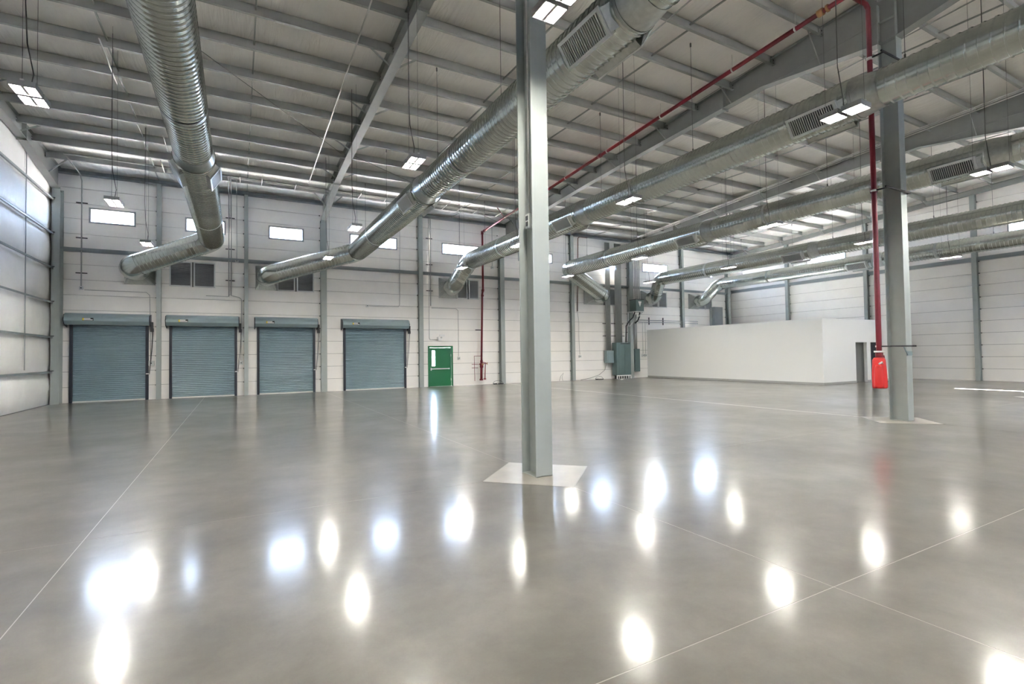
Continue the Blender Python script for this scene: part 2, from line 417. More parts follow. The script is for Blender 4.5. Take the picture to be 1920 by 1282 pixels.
for (a, b) in [(F[0] + .02, F[1] - .02), (F[1] + .02, F[2] - .02), (F[2] + .02, F[3] - .02), (F[3] + .02, F[4] - .02)]:
    src = None
    for j, y in enumerate(YP[1:]):
        z = zb(y)
        if src is None:
            mb = MB().box(a, b, y - .004, y + .004, z, z + PD).box(a, b, y - .075, y, z, z + .008).box(a, b, y, y + .075, z + PD - .008, z + PD).box(a, b, y - .075, y - .07, z, z + .02)
            src = put('purlin', mb, M_purl, ceil); y0, zz0 = y, z
        else: inst(src, ceil, (0, y - y0, z - zz0))
    for fx in (1 / 3, 2 / 3):
        x = a + (b - a) * fx; src2 = None
        for j in range(len(YP) - 1):
            if YP[j + 1] < 0: break
            ya, yb_ = YP[j], YP[j + 1]
            if src2 is None:
                src2 = put('bridging_bar', MB().bar((x, ya, zb(ya) + .17), (x, yb_, zb(yb_) + .06), .035, .035), M_purl, ceil)
            else: inst(src2, ceil, (0, ya - YP[0], zb(ya) - zb(YP[0])))

# ------------------------------------------------------------------ steel columns and roof beams
def hsec(mb, x, y, z0, z1, bx=.26, dy=.38, t=.018):
    mb.box(x - bx / 2, x + bx / 2, y - dy / 2, y - dy / 2 + t, z0, z1)
    mb.box(x - bx / 2, x + bx / 2, y + dy / 2 - t, y + dy / 2, z0, z1)
    mb.box(x - .007, x + .007, y - dy / 2 + t, y + dy / 2 - t, z0, z1)
    return mb
def interior_column(x, y, label):
    t = root('steel_column', (x, y, 0), label, 'column', 'interior steel columns')
    put('shaft', hsec(MB(), x, y, .004, 9.9), M_steel, t)
    put('base_plate', MB().box(x - .13, x + .13, y - .19, y + .19, .003, .012), M_steel, t)
    mb = MB()
    for z in (8.2, 8.95, 9.45): mb.box(x - .12, x - .007, y - .172, y + .172, z, z + .015).box(x + .007, x + .12, y - .172, y + .172, z, z + .015)
    put('stiffener', mb, M_steel, t)
    return t
c1 = interior_column(3.63, 5.97, 'pale grey green steel column in the centre of the hall floor')
c2 = interior_column(13.58, 5.97, 'grey green steel column beside the red sprinkler pipe')
c3 = interior_column(23.0, 5.97, 'grey green steel column farther right, outside the view')
RB = [(25.35, 8.20), (21.6, 8.85), (18.0, 9.06), (14.3, 9.22), (10.5, 9.33), (9.2, 9.38), (6.17, 8.95), (5.77, 8.95), (2.75, 9.52), (0, 9.75), (-4, 9.55), (YR + .1, 8.9)]
def rafter(x, label, side=0):
    t = root('roof_beam', (x, YB, 8.2), label, 'roof beam', 'tapered steel roof beams')
    RBx = RB
    top = [(y, zb(y) + PD - .06) for y, z in RBx]; top.insert(9, (0, zb(0.01) + PD - .06))
    web = MB()
    for k in range(len(RBx) - 1):
        (ya, za), (yb_, zb_) = RBx[k], RBx[k + 1]
        web.prism([(ya, za), (yb_, zb_), (yb_, zb(yb_) + PD - .06), (ya, zb(ya) + PD - .06)], 'x', x - .006, x + .006)
    put('web', web, M_beam, t)
    fl = MB()
    for k in range(len(RBx) - 1): fl.bar((x, *RBx[k]), (x, *RBx[k + 1]), .25, .016)
    put('bottom_flange', fl, M_beam, t)
    fl = MB()
    for k in range(len(RBx) - 1):
        ya, yb_ = RBx[k][0], RBx[k + 1][0]; fl.bar((x, ya, zb(ya) + PD - .06), (x, yb_, zb(yb_) + PD - .06), .2, .014)
    put('top_flange', fl, M_beam, t)
    for y, h0 in ((21.6, 8.78), (10.5, 9.26)):
        put('splice_plate', MB().box(x - .125, x + .125, y - .02, y + .02, h0, zb(y) + PD - .07), M_beam, t)
    mb = MB(); mb.bar((x - .01, 9.2, 9.40), (x - .01, 6.2, 9.52), .02, .02)
    put('haunch_seam', mb, M_beam, t)
    for j in range(1, 19, 2):
        y = YP[j]
        if y < 1 or abs(y - 5.97) < .6: continue
        import bisect
        bz = None
        for k in range(len(RBx) - 1):
            if RBx[k + 1][0] <= y <= RBx[k][0]:
                fr = (RBx[k][0] - y) / (RBx[k][0] - RBx[k + 1][0]); bz = RBx[k][1] + fr * (RBx[k + 1][1] - RBx[k][1])
        for sg in ((-1, 1) if side == 0 else (side,)):
            put('flange_brace', MB().bar((x + sg * .08, y - .01, bz + .02), (x + sg * .62, y - .01, zb(y) + .03), .05, .012, (0, 1, 0)), M_purl, t)
    mb = MB()
    for y in YP[1:19]:
        for dx in (-.03, .03):
            for dz in (.06, .15): mb.box(x - .02, x + .02, y - .012 + dx, y + .012 + dx, zb(y) + dz - .01, zb(y) + dz + .01)
    put('bolts', mb, M_black, t)
    return t
rafter(F[0], 'tapered grey steel roof beam along the top of the left wall', 1)
rafter(F[1], 'tapered grey steel roof beam running to the centre column', 0)
rafter(F[2] + .1, 'tapered grey steel roof beam alongside the red sprinkler pipe', 0)
rafter(F[3], 'tapered grey steel roof beam beyond the third duct', 0)
# sloping beam on the right wall
t = root('roof_beam', (XR - .2, YB, 9), 'straight grey steel roof beam along the top of the right wall', 'roof beam', 'tapered steel roof beams')
mb = MB(); pa = (XR - .22, YB - .1, zb(YB) - .02); pb = (XR - .22, .1, zb(.1) - .02)
mb.bar((pa[0], pa[1], pa[2] - .25), (pb[0], pb[1], pb[2] - .25), .16, .014).bar(pa, pb, .16, .014)
mb.bar((pa[0], pa[1], pa[2] - .125), (pb[0], pb[1], pb[2] - .125), .012, .25)
put('web', mb, M_beam, t)
for j in range(1, 18, 2):
    y = YP[j]; put('flange_brace', MB().bar((XR - .25, y, zb(y) - .26), (XR - .8, y, zb(y) + .02), .05, .012, (0, 1, 0)), M_beam, t)

def wall_post(x, label, bx=.16, dy=.22, frame=False):
    yc = YB - .02 - dy / 2
    t = root('wall_column', (x, yc, 0), label, 'column', 'columns along the back wall')
    put('shaft', hsec(MB(), x, yc, 0, 8.2 if frame else 9.0, bx, dy, .014), M_steel, t)
    mb = MB(); k = 1
    while k * COURSE < 9:
        mb.box(x - bx / 2 - .045, x - bx / 2, YB - .05, YB - .01, k * COURSE - .03, k * COURSE + .01); k += 1
    put('panel_clips', mb, M_black, t)
    if frame: put('beam_seat', MB().box(x - .13, x + .13, YB - .30, YB - .02, 8.14, 8.2), M_steel, t)
names = {-2.88: 'slim grey column between the first and second roller doors', .35: 'slim grey column between the second and third roller doors',
         3.63: 'wide grey column between the third and fourth roller doors', 8.47: 'grey column left of the green exit door', 13.25: 'grey column right of the red sprinkler riser',
         18.2: 'grey column left of the electrical cabinets', 22.85: 'grey column behind the transformer box', 27.75: 'grey column rising behind the white room', 32.55: 'grey column in the back right corner'}
for x, l in names.items():
    fr = x in (3.63, 13.25, 22.85, 32.55)
    wall_post(x, l, .26 if fr else (.16 if x < 2 else .22), .30 if fr else .22, fr)
t = root('wall_column', (-6.08, 25.25, 0), 'pale grey column in the left corner beside the first roller door', 'column', 'columns along the back wall')
put('shaft', hsec(MB(), -6.08, 25.27, 0, 8.3, .25, .46, .016), M_steel, t)
for y, l in zip(posts_r[1:5], ('grey post on the right wall nearest the back corner', 'grey post on the right wall behind the second steel column', 'grey post on the right wall beyond the white room', 'grey post on the right wall near the view edge')):
    t = root('wall_column', (XR - .12, y, 0), l, 'column', 'posts along the right wall')
    mb = MB().box(XR - .25, XR - .237, y - .1, y + .1, 0, zb(y) - .27).box(XR - .033, XR - .02, y - .1, y + .1, 0, zb(y) - .02).box(XR - .237, XR - .033, y - .006, y + .006, 0, zb(y) - .27)
    put('shaft', mb, M_steel, t)
    mb = MB(); k = 1
    while k * COURSE < 9.5:
        mb.box(XR - .05, XR - .01, y - .15, y - .1, k * COURSE - .03, k * COURSE + .01); k += 1
    put('panel_clips', mb, M_black, t)

# ------------------------------------------------------------------ roller doors
dl = ['leftmost blue grey roller door, beside the left wall', 'second blue grey roller door from the left', 'third blue grey roller door, left of the wide column', 'blue grey roller door nearest the green exit door']
for i, (a, b) in enumerate(shut):
    d = root('door_%d' % (i + 1), (a, YB, 0), dl[i], kind='structure')
    mb = MB(); rows = []; n = 39; p = 3.1 / n; z = .05
    prof = []
    for k in range(n): prof += [(z + k * p, 0), (z + k * p + p * .12, .018), (z + k * p + p * .5, .030), (z + k * p + p * .88, .018)]
    prof.append((z + n * p, 0))
    rows = [[(a + .10, YB - .02 - q[1], q[0]) for q in prof], [(b - .10, YB - .02 - q[1], q[0]) for q in prof]]
    put('curtain', MB().grid(rows, False), M_shut, d, recalc=False)
    put('backing', MB().box(a + .04, b - .04, YB + .0, YB + .02, 0, 3.2), M_shut, d)
    for s, xx in ((0, a), (1, b - .10)): put('guide', MB().box(xx, xx + .10, YB - .11, YB - .005, 0, 3.2), M_guide, d)
    put('bottom_bar', MB().box(a + .10, b - .10, YB - .06, YB - .01, 0.0, .055), M_bar, d)
    cy, cz, R = YB - .27, 3.26, .255
    poly = [(cy + R * math.cos(t_), cz + R * math.sin(t_)) for t_ in [math.radians(q) for q in (-140, -165, 170, 150, 130, 112, 90)]]
    poly = [(YB - .005, cz - .2)] + [(cy - .12, cz - .2)] + poly[1:] + [(YB - .005, cz + R)]
    hd = put('hood', MB().prism(poly, 'x', a - .08, b + .06), M_hood, d)
    for xx in (a - .11, b + .06): put('end_bracket', MB().prism([(YB - .005, cz - .3), (cy - .1, cz - .22), (cy - .24, cz), (cy - .1, cz + .2), (YB - .005, cz + .26)], 'x', xx, xx + .03), M_guide, d)
    # label plate: yellow edge, two white bars on black
    lx = a + .48 if i == 0 else a + .36
    lab = put('label_plate', MB().box(lx, lx + .34, cy - R - .012, cy - R + .02, cz - .055, cz + .055), M_black, d)
    put('yellow_edge', MB().box(lx + .005, lx + .05, cy - R - .014, cy - R - .012, cz - .045, cz + .045), M_yel, lab)
    put('lettering', MB().box(lx + .05, lx + .25, cy - R - .015, cy - R - .012, cz + .012, cz + .042).box(lx + .05, lx + .32, cy - R - .015, cy - R - .012, cz - .04, cz - .01), M_wlab, lab)
    put('hoist', MB().box(b + .09, b + .17, YB - .32, YB - .15, 2.88, 3.2).box(b + .07, b + .19, YB - .28, YB - .2, 2.8, 2.94), M_black, d)
    put('pull_chain', MB().sweep([(b + .15, YB - .24, 2.9), (b + .10, YB - .12, 2.0), (b + .02, YB - .13, 1.05), (b + .04, YB - .12, 1.05), (b + .13, YB - .2, 2.0), (b + .17, YB - .24, 2.9)], .008, 6), M_black, d)
    put('slide_bolt', MB().box(b - .08, b + .03, YB - .14, YB - .11, 1.05, 1.09), M_wlab, d)

# ------------------------------------------------------------------ green exit door
d = root('door_5', (GD[0], YB, 0), 'green steel exit door with narrow glass slit and push bar', kind='structure')
x0, x1, _, zt = GD
mb = MB().box(x0, x0 + .09, YB - .04, YB + .14, 0, zt).box(x1 - .09, x1, YB - .04, YB + .14, 0, zt).box(x0 + .09, x1 - .09, YB - .04, YB + .14, zt - .09, zt)
put('door_frame', mb, M_green, d)
lx0, lx1, lz0, lz1 = x0 + .23, x0 + .41, 1.10, 1.92
mb = MB()
for r in sub_rect((x0 + .095, x1 - .095, .015, zt - .095), [(lx0, lx1, lz0, lz1)]): mb.box(r[0], r[1], YB + .03, YB + .08, r[2], r[3])
leaf = put('leaf', mb, M_green, d)
put('glass_slit', MB().box(lx0, lx1, YB + .05, YB + .056, lz0, lz1), M_glass, leaf)
put('slit_frame', MB().box(lx0 - .02, lx0, YB + .02, YB + .05, lz0, lz1).box(lx1, lx1 + .02, YB + .02, YB + .05, lz0, lz1).box(lx0 - .02, lx1 + .02, YB + .02, YB + .05, lz1, lz1 + .02).box(lx0 - .02, lx1 + .02, YB + .02, YB + .05, lz0 - .02, lz0), M_green, leaf)
put('push_bar', MB().box(x0 + .16, x1 - .2, YB - .04, YB - .005, .92, .97).box(x0 + .13, x0 + .19, YB - .05, YB + .03, .86, 1.0).box(x1 - .24, x1 - .19, YB - .03, YB + .03, .91, .98), M_alu, leaf)
put('door_closer', MB().box(x1 - .55, x1 - .25, YB - .02, YB + .03, zt - .17, zt - .11), M_green, leaf)
put('hinge', MB().box(x1 - .10, x1 - .08, YB + .01, YB + .035, .3, .42).box(x1 - .10, x1 - .08, YB + .01, YB + .035, 1.6, 1.72), M_alu, leaf)
put('threshold', MB().box(x0 + .05, x1 - .05, YB - .06, YB + .14, 0, .015), M_bar, d)
t = root('emergency_light', (9.55, YB, 2.5), 'small twin head emergency light above the green exit door', 'light')
put('body', MB().box(9.44, 9.62, YB - .09, YB - .005, 2.46, 2.56), M_wlab, t)
for xx in (9.42, 9.64): put('lamp_head', MB().sweep([(xx, YB - .05, 2.62), (xx, YB - .12, 2.60)], .045, 10), M_wlab, t)
put('sign_plate', MB().box(9.56, 9.84, YB - .03, YB - .005, 2.68, 2.78), M_wlab, t)

# ------------------------------------------------------------------ louvres on the back wall
def louvre(a, b, label, frames):
    t = root('wall_louvre', (a, YB, LZ0), label, 'louvre', 'intake louvres under the windows')
    put('dark_recess', MB().box(a, b, YB + .045, YB + .05, LZ0, LZ1), M_dark, t)
    fr = MB()
    for p, q in frames:
        fr.box(p, p + .05, YB - .05, YB + .04, LZ0, LZ1).box(q - .05, q, YB - .05, YB + .04, LZ0, LZ1).box(p + .05, q - .05, YB - .05, YB + .04, LZ0, LZ0 + .05).box(p + .05, q - .05, YB - .05, YB + .04, LZ1 - .05, LZ1)
    put('louvre_frame', fr, M_alu, t)
    src = None; n = 16
    for p, q in frames:
        src = None
        for k in range(n):
            z = LZ0 + .07 + k * (LZ1 - LZ0 - .12) / n
            if src is None: src = put('louvre_blade', MB().bar((p + .05, YB - .0, z), (q - .05, YB - .0, z), .06, .008, (0, .7, .7)), M_louv, t); z0_ = z
            else: inst(src, t, (0, 0, z - z0_))
    return t
louvre(-2.53, -.85, 'twin framed wall louvre above the second roller door', [(-2.53, -1.72), (-1.66, -.85)])
louvre(1.62, 3.22, 'twin framed wall louvre above the third roller door', [(1.62, 2.38), (2.46, 3.22)])
louvre(10.58, 11.9, 'wall louvre behind the red sprinkler riser', [(10.58, 11.2), (11.28, 11.9)])
louvre(20.9, 21.75, 'wall louvre beside the vertical conduit bundle', [(20.9, 21.75)])
louvre(24.9, 26.35, 'wall louvre right of the transformer box', [(24.9, 25.5), (25.56, 26.35)])
louvre(29.5, 30.95, 'wall louvre nearest the back right corner', [(29.5, 30.2), (30.25, 30.95)])

# ------------------------------------------------------------------ spiral ducts
def spiral(mb, rb, p0, p1, r0, r1, pitch=.135, seg=32, s0=0.0):
    p0 = Vector(p0); p1 = Vector(p1); d = p1 - p0; Ln = d.length; d.normalize()
    up = Vector((0, 0, 1)); x = d.cross(up).normalized(); y = x.cross(d).normalized()
    st = []
    n = max(2, int(Ln / pitch))
    pt = Ln / n
    for k in range(n):
        st += [(k * pt + pt * q, h_) for q, h_ in ((.03, 0), (.40, .001), (.78, 0), (.82, 0), (.85, .014), (.93, .014), (.97, 0))]
    st.append((Ln, 0))
    rows = []
    for s, h in st:
        r = r0 + (r1 - r0) * s / Ln + h; row = []
        for k in range(seg + 1):
            an = 2 * PI * k / seg; ss = min(max(s + pitch * (k / seg - .5), 0), Ln)
            row.append(p0 + d * ss + (x * math.cos(an) + y * math.sin(an)) * r)
        rows.append(row)
    mb.grid(rows)
def diffuser(parent, x, y, z, r, ln=.95, near=True):
    for sg in (-1, 1):
        # box tilted 30 degrees below horizontal
        a = math.radians(-33); dx, dz = sg * math.cos(a), math.sin(a); tx, tz = -dz * sg, sg * dx      # outward and tangential
        def P(o, tt, yy): return (x + dx * o + tx * tt, yy, z + dz * o + tz * tt)
        o0, o1, hh = r * .75, r + .08, .19
        mb = MB(); n = 0
        c = [P(o0, -hh, y - ln / 2), P(o1, -hh, y - ln / 2), P(o1, hh, y - ln / 2), P(o0, hh, y - ln / 2)]
        c2 = [(q[0], y + ln / 2, q[2]) for q in c]
        mb.quad(*c).quad(*c2); mb.quad(c[0], c[1], c2[1], c2[0]).quad(c[3], c[2], c2[2], c2[3])
        put_ = put('grille_collar', mb, M_galv2, parent)
        fm = MB(); w_ = .03
        for (t0, t1, ya, yb2) in ((-hh - .02, -hh + w_, y - ln / 2 - .02, y + ln / 2 + .02), (hh - w_, hh + .02, y - ln / 2 - .02, y + ln / 2 + .02), (-hh + w_, hh - w_, y - ln / 2 - .02, y - ln / 2 + w_), (-hh + w_, hh - w_, y + ln / 2 - w_, y + ln / 2 + .02)):
            tm = (t0 + t1) / 2; fm.bar(P(o1, tm, ya), P(o1, tm, yb2), t1 - t0, .02, (dx, 0, dz))
        g_ = put('grille', fm, M_alu, parent)
        put('back_plate', MB().quad(P(o1 - .06, -hh, y - ln / 2), P(o1 - .06, hh, y - ln / 2), P(o1 - .06, hh, y + ln / 2), P(o1 - .06, -hh, y + ln / 2)), M_dark, g_)
        bl = MB(); nb = 21
        for k in range(nb):
            yy = y - ln / 2 + .05 + (ln - .1) * k / (nb - 1); bl.bar(P(o1 - .012, -hh + w_, yy), P(o1 - .012, hh - w_, yy), .013, .022, (dx, 0, dz))
        put('grille_blades', bl, M_blade, g_)
        put('damper_flap', MB().quad(P(r * .9, hh * .9, y - ln / 2 - .12), P(r * .95, -hh * .9, y - ln / 2 - .12), P(r + .06, -hh * .9, y - ln / 2 - .02), P(r + .06, hh * .9, y - ln / 2 - .02)), M_galv2, parent)
def duct(i, x, z, endp, boxx, label, yn=-9.0, rr=(.43, .39, .335), turn=-1):
    t = root('air_duct', (x, YB, z), label, 'duct', 'galvanised spiral ducts running from the back wall')
    ye = 23.75; st = [(ye - .35, 13.9, rr[0]), (13.55, 5.15, rr[1]), (4.8, yn, rr[2])]
    for (a, b, r) in st:
        mb = MB(); spiral(mb, None, (x, a, z), (x, b, z), r, r, .135 if r > .35 else .16)
        put('duct_run', mb, M_galv, t, recalc=False)
    for (a, b, r0, r1) in ((13.9, 13.55, rr[0], rr[1]), (5.15, 4.8, rr[1], rr[2])):
        put('reducer', MB().sweep([(x, a + .06, z), (x, a, z), (x, b, z), (x, b - .06, z)], [r0 + .006, r0 + .006, r1 + .006, r1 + .006], 32, False), M_galv2, t, recalc=False)
    diffuser(t, x, 14.7, z, rr[0]); diffuser(t, x, 5.85, z, rr[1])
    for y in (20.0, 11.3): put('coupling_band', MB().sweep([(x, y, z), (x, y - .12, z)], (rr[0] if y > 13.5 else rr[1]) + .012, 32, False), M_galv2, t, recalc=False)
    # elbow at the far end and the drop to the wall
    e = Vector(endp); k = Vector((x, ye, z)); d1 = Vector((0, 1, 0)); d2 = (e - k).normalized()
    A = k - d1 * .38; B = k + d2 * .42
    pts = []
    for s in range(7):
        f = s / 6; pts.append(A * (1 - f) ** 2 + k * 2 * f * (1 - f) + B * f * f)
    put('elbow', MB().sweep([A - d1 * .06] + pts + [B + d2 * .06], rr[0] + .01, 32, False), M_galv, t, recalc=False)
    e1 = e - d2 * .40
    mb = MB(); spiral(mb, None, B, e1, rr[0] - .01, rr[0] - .01, .13); put('duct_run', mb, M_galv, t, recalc=False)
    wc = Vector((boxx[0] * .5 + boxx[1] * .5, YB - .5, (LZ0 + LZ1) / 2)); pts = []
    for s in range(7):
        f = s / 6; pts.append(e1 * (1 - f) ** 2 + e * 2 * f * (1 - f) + wc * f * f)
    put('elbow', MB().sweep([e1 - d2 * .05] + pts, [rr[0] + .008] * 8, 32, False), M_galv, t, recalc=False)
    # transition box on the wall
    n = 32; ra = []; rb2 = []
    wp = MB(); c = Vector((wc.x, wc.y, wc.z)); hw = (boxx[1] - boxx[0]) / 2; hh = (LZ1 - LZ0) / 2
    r0_ = []; r1_ = []
    for q in range(n + 1):
        an = 2 * PI * q / n; cx, cz = math.cos(an), math.sin(an); m_ = max(abs(cx), abs(cz))
        r0_.append((c.x + cx * (rr[0]), c.y, c.z + cz * (rr[0]))); r1_.append((c.x + cx / m_ * hw, YB - .1, c.z + cz / m_ * hh))
    wp.grid([r0_, r1_, [(p[0], YB + .03, p[2]) for p in r1_]], False)
    put('wall_transition', wp, M_galv2, t, recalc=False)
    for y in (21.9, 18.4, 13.0, 9.2, 4.4):
        r = rr[0] if y > 13.8 else (rr[1] if y > 5 else rr[2])
        put('hanger', MB().sweep([(x, y, z + r), (x, y, zb(y) + .02)], .006, 6).box(x - .012, x + .012, y - .012, y + .012, z + r, z + r + .10).box(x - .015, x + .015, y - .015, y + .015, zb(y) - .10, zb(y)), M_wire, t)
duct(1, -.9, 6.48, (-3.80, 24.45, 5.25), (-4.05, -3.02), 'galvanised spiral duct at the left, ending above the first roller door')
duct(2, 4.85, 6.50, (1.08, 24.45, 5.25), (.72, 1.60), 'galvanised spiral duct behind the centre column, ending above the third roller door')
duct(3, 10.55, 6.52, (9.95, 24.6, 5.20), (9.53, 10.56), 'galvanised spiral duct ending above and right of the green door')
duct(4, 16.7, 6.52, (20.0, 24.5, 5.15), (19.2, 20.7), 'galvanised spiral duct turning right beside the electrical conduits')
duct(5, 23.9, 6.38, (24.25, 24.6, 5.15), (23.95, 24.85), 'galvanised spiral duct dropping behind the transformer box, second from the right wall', rr=(.40, .37, .31))
duct(6, 29.5, 6.36, (28.75, 24.6, 5.15), (28.5, 29.45), 'galvanised spiral duct nearest the right wall', rr=(.38, .36, .30))

# ------------------------------------------------------------------ high-bay lights
ZL = 5.5
def make_light():
    t = root('high_bay_light', (0, 0, ZL), cat='light', group='twin module high bay lights hung in rows')
    for sy in (-.175, .175):
        mb = MB()
        y0, y1 = sy - .15, sy + .15
        mb.box(-.15, .15, y0, y1, ZL + .065, ZL + .085).box(-.15, -.137, y0, y1, ZL + .0, ZL + .065).box(.137, .15, y0, y1, ZL + .0, ZL + .065)
        mb.box(-.137, .137, y0, y0 + .012, ZL + .0, ZL + .065).box(-.137, .137, y1 - .012, y1, ZL + .0, ZL + .065)
        mb.box(-.02, .02, y0, y1, ZL + .005, ZL + .065)
        h = put('housing', mb, M_hous, t)
        for sx in (-.082, .082):
            put('lamp_strip', MB().prism([(sx + .028 * math.cos(PI + PI * q / 8), ZL + .05 + .036 * math.sin(PI + PI * q / 8)) for q in range(9)], 'y', y0 + .022, y1 - .022), M_lens, h)
    put('mounting_bar', MB().box(-.02, .02, -.32, .32, ZL + .085, ZL + .11), M_alu, t)
    return t
proto = make_light(); first = True
rows_x = [(-2.65, 'left of the first duct'), (3.10, 'between the first and second ducts'), (8.72, 'between the second and third ducts'), (14.42, 'between the third and fourth ducts'), (19.85, 'between the fourth and fifth ducts'), (26.55, 'between the two rightmost ducts')]
rows_y = [(20.5, 'nearest the back wall'), (15.42, 'second from the back wall'), (9.68, 'third from the back wall'), (4.5, 'fourth from the back wall'), (-.8, 'fifth from the back wall'), (-6.2, 'sixth from the back wall')]
for x, lx in rows_x:
    for y, ly in rows_y:
        if x > 26 and y > 12: continue
        o = proto if first else copy_tree(proto); first = False
        o.location = (x, y, ZL); o['label'] = 'high bay light %s, %s' % (lx, ly)
        zt = zb(y) + PD - .01 - ZL
        for dy in (-.30, .30):
            me = MB().sweep([(0, dy, .1), (0, dy, zt)], .003, 4); c = put('suspension_wire', me, M_wire); c.parent = o; c.location = (0, 0, 0)
        me = MB().sweep([(0, .0, .1), (.03, .04, .35), (-.05, .06, .8), (-.07, .05, 1.4), (-.06, .04, zt)], .008, 6); c = put('power_cord', me, M_wire); c.parent = o; c.location = (0, 0, 0)

# ------------------------------------------------------------------ red sprinkler pipe
t = root('sprinkler_main', (11.95, 25.3, 0), 'long red sprinkler pipe from the back wall riser under the roof to the second column', 'pipe')
px = 12.02; R = .055
def zp(y): return 8.55 + .0565 * (25.3 - y)
put('riser_pipe', MB().sweep([(px - .12, 25.38, .25), (px - .1, 25.38, 1.3)], .07, 14).sweep([(px - .1, 25.38, 1.3), (px, 25.38, 5.05), (px + .05, 25.38, 5.3), (px + .05, 25.38, 8.5)], R, 14), M_red, t)
put('roof_pipe', MB().sweep([(px + .05, 25.38, 8.5), (px + .05, 25.3, zp(25.3)), (px + .05, 24.5, zp(24.5)), (px + .05, 6.12, zp(6.12))], R, 14), M_red, t)
put('cross_pipe', MB().sweep([(px + .05, 6.2, zp(6.2)), (px + .08, 6.08, zp(6.1)), (px + .2, 6.06, zp(6.1)), (12.74, 6.05, zp(6.1)), (12.84, 6.05, zp(6.1) - .08), (12.84, 6.05, 7.0), (12.78, 6.02, 1.75), (12.78, 6.02, 1.35)], R, 14), M_red, t)
for a, b in (((px + .05, 25.38, 8.42), (px + .05, 25.38, 8.60)), ((px + .05, 25.2, zp(25.2)), (px + .05, 25.05, zp(25.05))), ((px + .05, 15.0, zp(15)), (px + .05, 14.85, zp(14.85))), ((px + .03, 25.38, 5.2), (px + .05, 25.38, 5.32)), ((px + .01, 25.38, 4.92), (px + .01, 25.38, 5.02)), ((px - .1, 25.38, 1.25), (px - .1, 25.38, 1.36)), ((12.82, 6.04, 5.25), (12.82, 6.04, 5.33))):
    put('coupling', MB().sweep([a, b], R + .022, 14), M_red, t)
put('brass_coupling', MB().sweep([(px + .05, 6.75, zp(6.75)), (px + .05, 6.62, zp(6.6))], R + .03, 14).sweep([(px + .05, 6.55, zp(6.55)), (px + .05, 6.5, zp(6.5))], R + .03, 14), M_brass, t)
for y in (22.6, 19.9, 17.2, 14.5, 11.8, 9.1, 7.3):
    put('pipe_hanger', MB().sweep([(px + .05, y, zp(y)), (px + .05, y, zb(y) + .05)], .006, 6).sweep([(px + .05, y - .02, zp(y)), (px + .05, y + .02, zp(y))], R + .008, 12), M_condw, t)
put('sprig_branch', MB().sweep([(px + .05, 22.7, zp(22.7)), (px - .55, 22.5, zp(22.7) + .5)], .022, 8), M_red, t)
put('drain_flange', MB().sweep([(px - .12, 25.38, .25), (px - .12, 25.38, .33)], .10, 14).sweep([(px + .10, 25.38, .28), (px + .10, 25.38, .36)], .07, 12), M_red, t)
put('bypass_pipe', MB().sweep([(px - .1, 25.36, 1.25), (px + .12, 25.33, 1.22), (px + .10, 25.38, .3)], .028, 10), M_red, t)
put('gauge_pipe', MB().sweep([(px - .14, 25.4, 1.60), (px - .52, 25.42, 1.60), (px - .5, 25.42, .22)], .016, 8), M_red, t)
put('valve_body', MB().sweep([(px - .1, 25.38, .95), (px - .1, 25.38, 1.2)], .10, 14).sweep([(px - .3, 25.3, 1.15), (px + .22, 25.3, 1.18)], .02, 8).sweep([(px - .68, 25.4, 1.15), (px - .3, 25.4, 1.15)], .014, 8).sweep([(px - .68, 25.4, .95), (px - .3, 25.4, .95)], .014, 8), M_red, t)
put('valve_wheel', MB().sweep([(px + .2, 25.3, 1.12), (px + .2, 25.3, 1.24)], .03, 10).sweep([(px - .1, 25.27, 1.14), (px - .1, 25.2, 1.14)], .05, 12), M_brass, t)
put('wall_bracket', MB().box(px - .42, px - .1, YB - .2, YB - .14, 3.02, 3.07), M_black, t)
# braces round the second column
t = root('pipe_clamp', (13.2, 6.0, 1.7), 'dark strut clamped round the second column holding the lower red pipe', 'bracket', 'struts clamped round the second column')
for i, z in enumerate((1.72, 5.28, 8.35)):
    if i: t = root('pipe_clamp', (13.2, 6.0, z), ['', 'dark strut clamped round the second column between two ducts', 'dark strut clamped round the second column near the roof'][i], 'bracket', 'struts clamped round the second column')
    put('near_strut', MB().bar((12.66, 5.73, z), (13.78, 5.73, z), .03, .035), M_black, t)
    put('tie', MB().bar((12.78, 5.73, z), (12.78, 6.1, z), .02, .03).bar((13.76, 5.73, z), (13.76, 6.2, z), .02, .03), M_black, t)
    put('pipe_clip', MB().sweep([(12.80, 6.03, z - .02), (12.80, 6.03, z + .02)], .07, 12), M_wlab, t)
t = root('steel_plate', (13.45, 5.77, 1.58), 'small grey plate bolted under the strut on the second column', 'plate')
put('plate', MB().box(13.46, 13.70, 5.765, 5.775, 1.50, 1.60), M_elec2, t); put('bracket_arm', MB().bar((13.3, 5.76, 1.70), (13.47, 5.76, 1.52), .02, .02), M_elec2, t)
